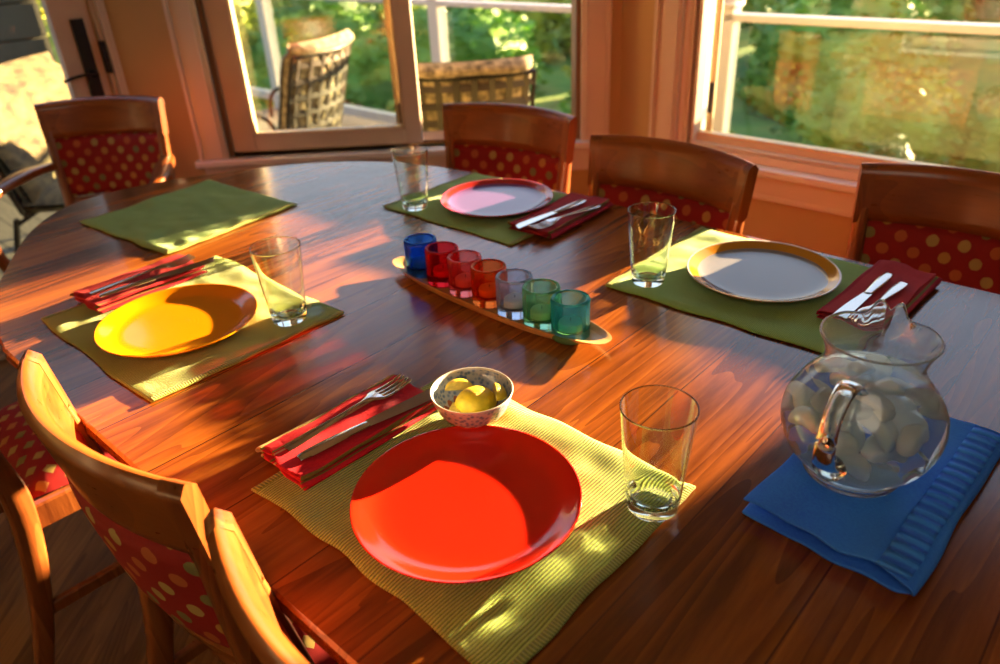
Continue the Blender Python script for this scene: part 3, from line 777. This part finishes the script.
# ------------------------------------------------------------------ folded napkins
def folded(name, wid, ln, layers, gap, m, loc, rz, seed, thick=.0022, puff=0., wave=.003, taper=0., ny=60, pinch=0.):
    """zig-zag folded cloth: folds run along local y, cross-section in x-z"""
    path = []
    for k in range(layers):
        z = gap*k; xs = [(-wid/2+wid*i/14) for i in range(15)]
        if k % 2: xs = xs[::-1]
        ins = .003*k
        for x in xs: path.append((max(-wid/2+ins+gap/2, min(wid/2-ins-gap/2, x)), z))
        if k < layers-1:
            e = xs[-1]; sg = 1 if e > 0 else -1; ex = sg*(wid/2-ins-gap/2)
            for q in range(1, 6):
                a = PI*q/6; path.append((ex+sg*sin(a)*gap*.75, z+gap/2-cos(a)*gap/2))
    Np = len(path)-1
    def fn(a, c):
        x, z = path[round(a*Np)]; y = -ln/2+ln*c
        e = abs(2*c-1)
        lay = z/gap
        x2 = x*(1+taper*(c-.5))+wave*noise.noise(Vector((x*10, y*9, seed+lay)))
        h = noise.noise(Vector((x*22, y*16, seed*2+lay*1.7)))
        zz = z+thick*.6+max(-.0005, .0010+h*wave*.5)*(.3+lay*.5)
        zz += puff*(lay)*max(0, 1-abs(2*(x/wid)))*.5*(.4+.6*e**3)
        y2 = y+(.009*noise.noise(Vector((x*25, lay*3.1, seed+c*2))) if e > .8 else 0)
        if e > .75: zz += (e-.75)*4*(.0055*noise.noise(Vector((x*48, lay*2, seed+9)))+.0016)*min(1, lay+.3)
        return Vector((x2, y2, max(thick*.55, zz)))
    b = MB(); b.grid(fn, Np, ny)
    # uv across in real path fraction so stripes follow the cloth
    o = b.build(name, m, loc=loc, rz=rz, angle=180, solid=thick, subsurf=1)
    return o
GN = 'striped red napkins folded under the cutlery'
def napkin(u, v, dz, rz, label, m, wid=.108, ln=.232, seed=1, layers=4, gap=.0048):
    o = folded('napkin', wid, ln, layers, gap, m, W(u, v, TZ+dz), TA+rz, seed, wave=.0055); tag(o, label, 'napkin', GN); return o
napkin(-.723, .463, .0052, rad(-1), 'red striped napkin left of the red plate', M['napkin'], .108, .226, 1, 4, .0052)
napkin(-1.432, .500, .0052, rad(3), 'pinkish red napkin behind the yellow plate', M['napkin2'], .115, .215, 2)
napkin(-.997, 1.272, .0052, rad(3), 'dark red napkin beside the lavender plate', M['napkin2'], .118, .245, 3, 3)
napkin(-.312, 1.272, .0052, rad(-2), 'dark red napkin behind the water pitcher', M['napkin2'], .110, .262, 4, 3)

# ------------------------------------------------------------------ cutlery
def knife():
    r = empty('table_knife')
    b = MB(); c = catmull([(0, 0, .003), (0, .03, .0036), (0, .07, .0036), (0, .100, .003)], 5)
    b.sweep(c, [.010, .012, .0135, .0145, .015, .015, .015, .0148, .0142, .0138, .013, .0125, .012, .0115, .011, .0105][:len(c)], [.0035]+[.006]*(len(c)-2)+[.005], n=12)
    b.build('handle', M['steel'], r, angle=60)
    b = MB(); N_ = 16
    def fn(sg):
        def f(a, c_):
            y = .100+.122*a; w = .0115+.0065*sin(PI*min(1, a*1.05)*.55)
            if a > .82: w *= math.sqrt(max(0, 1-((a-.82)/.18)**2))*.98+.02
            x = -.0055+(w)*c_ - (0 if a < .82 else 0)
            return Vector((x, y, .0034+sg*.0009*(1-c_)))
        return f
    b.grid(fn(1), N_, 4); b.grid(fn(-1), N_, 4, flip=True)
    b.build('blade', M['steel'], r, angle=40)
    return r
def fork():
    r = empty('fork')
    b = MB(); c = catmull([(0, 0, .002), (0, .04, .0035), (0, .085, .005), (0, .115, .0065), (0, .135, .0065), (0, .150, .0040)], 4)
    wd = [.012, .013, .0135, .013, .0125, .011, .0095, .008, .007, .006, .0055, .0053, .0055, .006, .008, .011, .015, .019, .022, .0235, .024]
    b.sweep(c, wd[:len(c)], .0028, n=12); b.build('handle', M['steel'], r, angle=60)
    for k in range(4):
        x = -.0093+k*.0062
        b = MB(); b.sweep(catmull([(x*.95, .148, .0042), (x, .162, .0030), (x, .180, .0038), (x*.97, .200, .0075)], 4), [.0048]*5+[.0036]*4+[.003]*3+[.0018], .0022, n=8); b.build('tine', M['steel'], r, angle=60)
    return r
k0, f0 = knife(), fork()
def lay(o, u, v, z, ang, label, cat, tilt=0.):
    o.scale = (1.25, 1.02, 1.1); o.location = W(u, v, TZ+z); o.rotation_euler = (tilt, 0, TA+ang); tag(o, label, cat, 'steel table knives' if cat == 'knife' else 'steel forks')
zt = .0052+.0051*3+.0060; zt3 = .0052+.0048*2+.0055
lay(k0, -.703, .366, zt, rad(-6), 'steel knife on the napkin left of the red plate', 'knife')
lay(f0, -.733, .368, zt, rad(0), 'steel fork on the napkin left of the red plate', 'fork')
lay(copy_tree(k0), -1.395, .410, zt, rad(-4), 'steel knife on the napkin behind the yellow plate', 'knife')
lay(copy_tree(f0), -1.425, .405, zt, rad(-1), 'steel fork on the napkin behind the yellow plate', 'fork')
lay(copy_tree(k0), -.992, 1.352, zt3, rad(180-3), 'steel knife on the napkin beside the lavender plate', 'knife')
lay(copy_tree(f0), -.948, 1.342, zt3, rad(180-7), 'steel fork on the napkin beside the lavender plate', 'fork')
lay(copy_tree(k0), -.322, 1.345, zt3, rad(180-1), 'steel knife on the napkin behind the water pitcher', 'knife')
lay(copy_tree(f0), -.292, 1.322, zt3, rad(180-3), 'steel fork on the napkin behind the water pitcher', 'fork')

# ------------------------------------------------------------------ blue cloth and pitcher
bl = folded('folded_cloth', .190, .315, 2, .0165, M['denim'], W(-.160, .800, TZ), TA+rad(-3), 11, thick=.003, puff=.004, wave=.006)
tag(bl, 'thick folded blue denim cloth under the water pitcher', 'cloth')
b = MB()
def hemf(a, c):
    y = -.155+.31*c; x = .060+.032*a
    z = .0235+.0010*sin(c*2*PI*24+2*noise.noise(Vector((c*9, 0, 0))))*(a*.7+.3)+.0014*sin(a*PI)
    x += .003*noise.noise(Vector((y*12, 3, 1)))
    return Vector((x, y, z))
b.grid(hemf, 8, 150); b.build('hem', M['denim_hem'], bl, angle=180, solid=.002)
PZ = TZ+.0228
pc_ = W(-.181, .776)
pi_ = empty('water_pitcher', (pc_.x, pc_.y, PZ), 0)
tag(pi_, 'round glass pitcher of ice water standing on the blue cloth', 'pitcher')
outer = [(0, .006), (.040, .005), (.044, .0), (.053, .0), (.0545, .004), (.053, .009), (.062, .018), (.076, .036), (.0845, .058), (.0862, .076), (.082, .095), (.071, .114), (.0595, .129), (.0530, .140), (.0508, .149), (.0520, .158), (.0560, .169), (.0605, .178)]
def smoothprof(pr, k=3): return [(p.x, p.y) for p in catmull([(r, z, 0) for r, z in pr], k)]
op = smoothprof(outer[4:], 4); T_ = .0028
ip = [(r-T_, z+(.004 if z < .02 else 0)) for r, z in op if z > .012]
SP = math.atan2(pc_.y-0, pc_.x-0)+rad(-3)      # spout points away from the viewer
def spoutdef(p):
    a = math.atan2(p.y, p.x); d = (a-SP+PI) % (2*PI)-PI
    k = max(0, (p.z-.145)/.033)
    if k > 0:
        s = math.exp(-(d/.22)**2)*k*k*.020 - math.exp(-((abs(d)-.50)/.22)**2)*k*k*.006
        r = math.hypot(p.x, p.y); f_ = (r+s)/r
        return Vector((p.x*f_, p.y*f_, p.z+k*k*(.009*math.exp(-((abs(d)-.19)/.13)**2)-.008*math.exp(-(d/.06)**2))))
    return p
b = MB(); full = outer[:4]+op+[((op[-1][0]-T_*.5), op[-1][1]+.0012)]+ip[::-1]+[(.040, .0115), (0, .0110)]
b.lathe(full, 96); b.v = [tuple(spoutdef(Vector(p))) for p in b.v]
b.build('body', M['pitcher_body'], pi_, angle=180)
HA = math.atan2(-pc_.y, -pc_.x)-rad(14)          # handle towards the viewer
def hp(r, z): return Vector((cos(HA)*r, sin(HA)*r, z))
b = MB(); c = catmull([hp(.054, .138), hp(.070, .150), hp(.090, .147), hp(.106, .128), hp(.110, .098), hp(.103, .070), hp(.0855, .054)], 6)
b.sweep(c, [.030-.010*sin(PI*i/(len(c)-1)) for i in range(len(c))], [.011]*len(c), up=(0, 0, 1), n=16)
b.lathe([(0, .0), (.018, .0), (.016, .006), (0, .008)], 24, M=Matrix.Translation(hp(.082, .054)) @ Matrix.Rotation(HA, 4, 'Z') @ Matrix.Rotation(PI/2, 4, 'Y'))
b.build('handle', M['pitcher'], pi_, angle=180)
WL = .124
wp = [(r+.0004, z) for r, z in ip if z < WL]
b = MB(); rl = wp[-1][0]-.002; b.lathe([(0, .0113), (.040, .0118)]+wp+[(rl, WL), (0, WL)], 96)
wo = b.build('water', M['water'], angle=70, loc=(pc_.x, pc_.y, PZ)); tag(wo, 'clear cold water filling the glass pitcher', 'water')
def icecube(seed):
    b = MB()
    def fn(a, c):
        th = PI*c; ph = 2*PI*a
        x, y, z = sin(th)*cos(ph), sin(th)*sin(ph), cos(th)
        def sg(q, e): return math.copysign(abs(q)**e, q)
        p = Vector((sg(x, .6)*.020, sg(y, .6)*.011, sg(z, .7)*.0095)); p.z -= .35*p.x*p.x/.019
        return p*(1+.15*noise.noise(p*90+Vector((seed, 0, 0))))
    b.grid(fn, 24, 14, closeu=True); return b.build('ice_cube', M['ice'], angle=180)
ics = [icecube(k) for k in range(3)]
k = 0; rnd = random.Random(3)
spots = []
for tries in range(4000):
    if len(spots) >= 21: break
    a = rnd.random()*2*PI; z = rnd.uniform(.045, .118); rm = .063 if z < .09 else .063-(z-.09)*.75
    r_ = rm*math.sqrt(rnd.random()); p = Vector((r_*cos(a), r_*sin(a), z))
    if all((p-q).length > .0215 for q in spots): spots.append(p)
for k, p in enumerate(spots):
    o = ics[k] if k < 3 else ics[k % 3].copy()
    if k >= 3: COL.objects.link(o)
    o.location = (pc_.x+p.x, pc_.y+p.y, PZ+p.z); o.rotation_euler = (rnd.uniform(-.6, .6), rnd.uniform(-.6, .6), rnd.random()*6)
    tag(o, 'cloudy crescent ice cube floating in the water pitcher', 'ice cube', 'ice cubes in the water pitcher')

# ------------------------------------------------------------------ outside: deck, railing, chairs, garden
DZ = -.10
deck_o = [(-6.3, -2.5), (-3.16, -2.5), (-3.16, 2.35), (-3.1, 2.62), (2.8, 2.62), (2.8, 4.0), (-6.3, 4.0)]
b = MB()
b.prism([(u, v) for u, v in deck_o], DZ-.06, DZ)
tag(b.build('deck', M['deck'], rz=TA, smooth=False), kind='structure')
RV = 3.80; RT = TZ+.12
rl = empty('railing', W(0, RV, DZ), TA); tag(rl, 'white deck railing with glass panels outside the windows', 'railing')
ps = [-7.2, -5.3]
def u_on_rail(x, y):
    d = R1*(x-500)+U1*(332-y)+F*754.21; t = RV/(-d.x*UY+d.y*UX); p = d*t; return uv_of(p)[0]
ua, ub_ = u_on_rail(436, 2), u_on_rail(729, 14)
step = ub_-ua
ps = [ua-2*step, ua-step, ua, ub_, ub_+step, ub_+2*step]
b = MB(); b.box(ps[0]-.05, ps[-1]+.05, -.045, .045, RT-DZ-.035, RT-DZ); b.build('top_rail', M['railpaint'], rl, bevel=.004)
b = MB(); b.box(ps[0], ps[-1], -.03, .03, .07, .14); b.build('bottom_rail', M['railpaint'], rl, bevel=.004)
for i, p in enumerate(ps):
    b = MB(); b.box(p-.045, p+.045, -.045, .045, 0, RT-DZ+.03); b.box(p-.055, p+.055, -.055, .055, RT-DZ+.03, RT-DZ+.05); b.lathe([(0, 0), (.03, 0), (.035, .02), (.02, .04), (0, .045)], 16, c=(p, 0, RT-DZ+.05)); b.build('post', M['railpaint'], rl, bevel=.003)
    if i < len(ps)-1:
        b = MB(); b.box(p+.05, ps[i+1]-.05, -.004, .004, .14, RT-DZ-.035); b.build('glass_panel', M['railpane'], rl, smooth=False)

def deck_chair():
    """metal lounge chair, curved back woven of wide straps, cushion over it; faces local +y"""
    r = empty('patio_chair')
    def bp(t, z, off=0.):
        k = (z-.38)/.55
        return Vector((.28*t*(1+.05*k), -.24-.16*k-.07*(1-t*t)-off-.06*max(0, k-.85), z))
    b = MB(); b.sweep([bp(-1, .36+.57*i/12) for i in range(13)], .022, n=10); b.sweep([bp(1, .36+.57*i/12) for i in range(13)], .022, n=10)
    b.sweep([bp(-1+2*i/16, .93) for i in range(17)], .024, n=10); b.sweep([bp(-1+2*i/16, .38) for i in range(17)], .022, n=10)
    for s in (-1, 1):
        b.sweep(catmull([(.29*s, -.24, .40), (.33*s, -.20, .60), (.34*s, .05, .64), (.34*s, .26, .60), (.33*s, .30, .40), (.33*s, .28, .03), (.33*s, .10, .012), (.33*s, -.25, .012), (.33*s, -.34, .03), (.31*s, -.26, .38)], 6), .024, n=10)
    b.sweep([(-.33, .28, .36), (.33, .28, .36)], .022, n=8); b.sweep([(-.31, -.25, .36), (.31, -.25, .36)], .022, n=8)
    b.sweep([(-.33, .10, .015), (.33, .10, .015)], .02, n=8); b.sweep([(-.33, -.25, .015), (.33, -.25, .015)], .02, n=8)
    b.build('frame', M['black'], r, angle=60)
    b = MB()
    for i in range(7):
        t = -.86+i*.286; b.sweep([bp(t, .39+.53*j/10, .006*(j % 2)) for j in range(11)], .032, .005, up=(0, 1, 0))
    for i in range(6):
        z = .44+i*.088; b.sweep([bp(-1+2*j/14, z, .006*((j+i) % 2)) for j in range(15)], .005, .032, up=(0, 0, 1))
    b.build('woven_strap', M['bronze'], r)
    b = MB()
    def cu(sg):
        def f(a, c):
            t = -1+2*a; z = .40+.60*c; e = min(a, 1-a, c, 1-c); w = .055*math.sqrt(max(0.02, 1-max(0, 1-e/.10)**2))*(1+.15*sin(c*9)*sin(a*9))
            p = bp(t*.97, min(z, .96)); p.z = z
            return p+Vector((0, .062+sg*w, 0))+(Vector((0, -.03, .0)) if z > .93 else Vector((0, 0, 0)))
        return f
    b.grid(cu(1), 24, 24, flip=True); b.grid(cu(-1), 24, 24); bc2 = b.build('back_cushion', M['cushion'], r, angle=180)
    b = MB()
    def se(top):
        def f(a, c):
            x = 2*a-1; y = 2*c-1; e = min(a, 1-a, c, 1-c)
            return Vector((x*.28, y*.27+.0, .42+(1 if top else -1)*.05*math.sqrt(max(0.02, 1-max(0, 1-e/.10)**2))))
        return f
    b.grid(se(True), 20, 20); b.grid(se(False), 20, 20, flip=True); b.build('seat_cushion', M['cushion'], r, angle=180)
    return r
dc = deck_chair()
GP = 'woven metal patio chairs on the deck'
def putdc(o, x, y, rz, label, s=1.0):
    o.location = (x, y, DZ); o.rotation_euler = (0, 0, rz); o.scale = (s, s, s); tag(o, label, 'chair', GP)
putdc(dc, -.10, 3.76, rad(6), 'patio chair with strapped back seen through the open half of the window', .92)
putdc(copy_tree(dc), -1.21, 4.38, rad(67), 'patio chair turned sideways, seen through the left window sash', .94)
wd = copy_tree(dc); putdc(wd, -1.92, 3.78, rad(-88), 'wide patio chair with a bright patterned cushion outside the glass door', .93); wd.scale = (1.65, .93, .93)
for c_ in wd.children:
    if 'cushion' in c_.name: c_.data = c_.data.copy(); c_.data.materials[0] = M['cushion2']
# neighbouring house wall beyond the door
b = MB()
for k in range(14): b.box(-3.0, 1.95, -.006, .02, DZ+.22*k, DZ+.22*k+.205)
b.box(-3.0, 1.95, .02, .12, DZ, DZ+3.1)
tag(b.build('wall_siding', M['siding'], smooth=False, loc=W(-5.9, 0), rz=TA+PI/2), kind='structure')
b = MB(); b.box(-.05, .05, -.05, .05, 0, 3.0); b.box(-.07, .07, -.07, .07, 0, .12); o = b.build('porch_post', M['white'], loc=W(-5.82, 2.02, DZ), rz=TA, bevel=.004); tag(o, 'pale square porch post seen through the glass door', 'post')

# garden
m, nt, out = mat('garden_ground'); b_ = principled(nt, out, Roughness=.95)
nz = N(nt, 'ShaderNodeTexNoise', Scale=.35, Detail=6.0); L(nt, objco(nt), nz.inputs['Vector'])
r = ramp(nt, nz.outputs[0], [(.35, (.05, .13, .03)), (.5, (.16, .28, .04)), (.62, (.36, .34, .07)), (.72, (.12, .05, .02))]); L(nt, r.outputs[0], b_.inputs['Base Color'])
def ground_z(x, y):
    return -2.6+.8*noise.noise(Vector((x*.07, y*.07, 1)))
b = MB(); b.grid(lambda a, c: Vector((-70+140*a, 2+120*c, ground_z(-70+140*a, 2+120*c))), 90, 90)
tag(b.build('ground', m, angle=180), kind='structure')
def leafmat(name, dark, light):
    m, nt, out = mat(name); b_ = principled(nt, out, Roughness=.6)
    nz = N(nt, 'ShaderNodeTexNoise', Scale=2.2, Detail=4.0); L(nt, objco(nt), nz.inputs['Vector'])
    r = ramp(nt, nz.outputs[0], [(.3, dark), (.7, light)]); L(nt, r.outputs[0], b_.inputs['Base Color'])
    return m
LM = [leafmat('leaf_dark', (.03, .10, .02), (.11, .25, .045)), leafmat('leaf_mid', (.08, .20, .025), (.27, .46, .06)), leafmat('leaf_gold', (.20, .26, .02), (.55, .54, .07)), leafmat('leaf_rust', (.07, .04, .01), (.20, .09, .02))]
def shrub(seed, m):
    rn = random.Random(seed); b = MB()
    def fn(a, c):
        th = PI*c*.62; ph = 2*PI*a; p = Vector((sin(th)*cos(ph), sin(th)*sin(ph), cos(th)))
        return Vector((p.x, p.y, p.z*.95+.05))*(.82+.22*noise.noise(p*2.2+Vector((seed, 0, 0))))
    b.grid(fn, 24, 12, closeu=True)
    for k in range(1500):
        a, c = rn.random(), rn.random()**.7; p = fn(a, c)*rn.uniform(.93, 1.12)
        q = Vector((rn.uniform(-1, 1), rn.uniform(-1, 1), rn.uniform(-1, 1))).normalized(); s_ = rn.uniform(.04, .085)
        t1 = q.cross(Vector((0, 0, 1))).normalized()*s_; t2 = q.cross(t1).normalized()*s_*.55
        b.add([p-t1, p-t2, p+t1, p+t2], [(0, 1, 2, 3)])
    return b.build('shrub', m, angle=0, smooth=False)
base_sh = [shrub(i+1, LM[i]) for i in range(4)]
for o in base_sh: o.location = (0, 0, 0)
rn = random.Random(11); used = [False]*4
adj = ['dark green', 'mid green', 'golden green', 'rust tinged']
cnt = 0
placed = []
for D, S, nn_ in [(8.5, 1.0, 13), (11, 1.2, 15), (14.5, 1.5, 16), (19, 2.0, 16), (25, 2.6, 16), (33, 3.4, 15)]:
    for k in range(nn_):
        a = rad(-34+76*(k+.5)/nn_+rn.uniform(-1.5, 1.5)); d = D*rn.uniform(.94, 1.06)
        x, y = sin(a)*d, cos(a)*d; s_ = S*rn.uniform(.8, 1.1)
        if uv_of((x, y))[1] < 5.4 or any(math.hypot(x-p[0], y-p[1]) < .85*(s_+p[2]) for p in placed): continue
        placed.append((x, y, s_))
        kk = rn.choices([0, 1, 2, 3], [5, 6, 4, 1])[0]
        if not used[kk]: o = base_sh[kk]; used[kk] = True
        else: o = base_sh[kk].copy(); COL.objects.link(o)
        gz = ground_z(x, y)
        o.scale = (s_*1.05, s_*1.05, s_*.95); o.location = (x, y, gz+.25*s_); o.rotation_euler = (0, 0, rn.random()*6)
        where = 'just beyond the deck' if D < 10 else 'in the middle of the garden' if D < 22 else 'far down the garden'
        tag(o, '%s bushy shrub growing %s' % (adj[kk], where), 'shrub', '%s shrubs %s' % (adj[kk], where)); cnt += 1
for i, o in enumerate(base_sh):
    if not used[i]: bpy.data.objects.remove(o)

sd.cycles.is_caustics_light = True
for o in bpy.data.objects:
    if o.name.startswith(('drinking_glass', 'candle_cup')): o.cycles.is_caustics_caster = True
    if o.name.startswith(('tabletop', 'placemat', 'wooden_tray', 'plate', 'napkin')): o.cycles.is_caustics_receiver = True
# ------------------------------------------------------------------ render look
vs_ = sc.view_settings; vs_.view_transform = 'Standard'; vs_.look = 'None'; vs_.exposure = 0.14; vs_.gamma = 1.0; vs_.use_curve_mapping = False
cy = sc.cycles
cy.use_denoising = True; cy.denoiser = 'OPENIMAGEDENOISE'
cy.max_bounces = 14; cy.transmission_bounces = 12; cy.transparent_max_bounces = 24; cy.glossy_bounces = 5; cy.diffuse_bounces = 4
cy.caustics_refractive = True; cy.caustics_reflective = False; cy.blur_glossy = 0.0; cy.sample_clamp_indirect = 6.0
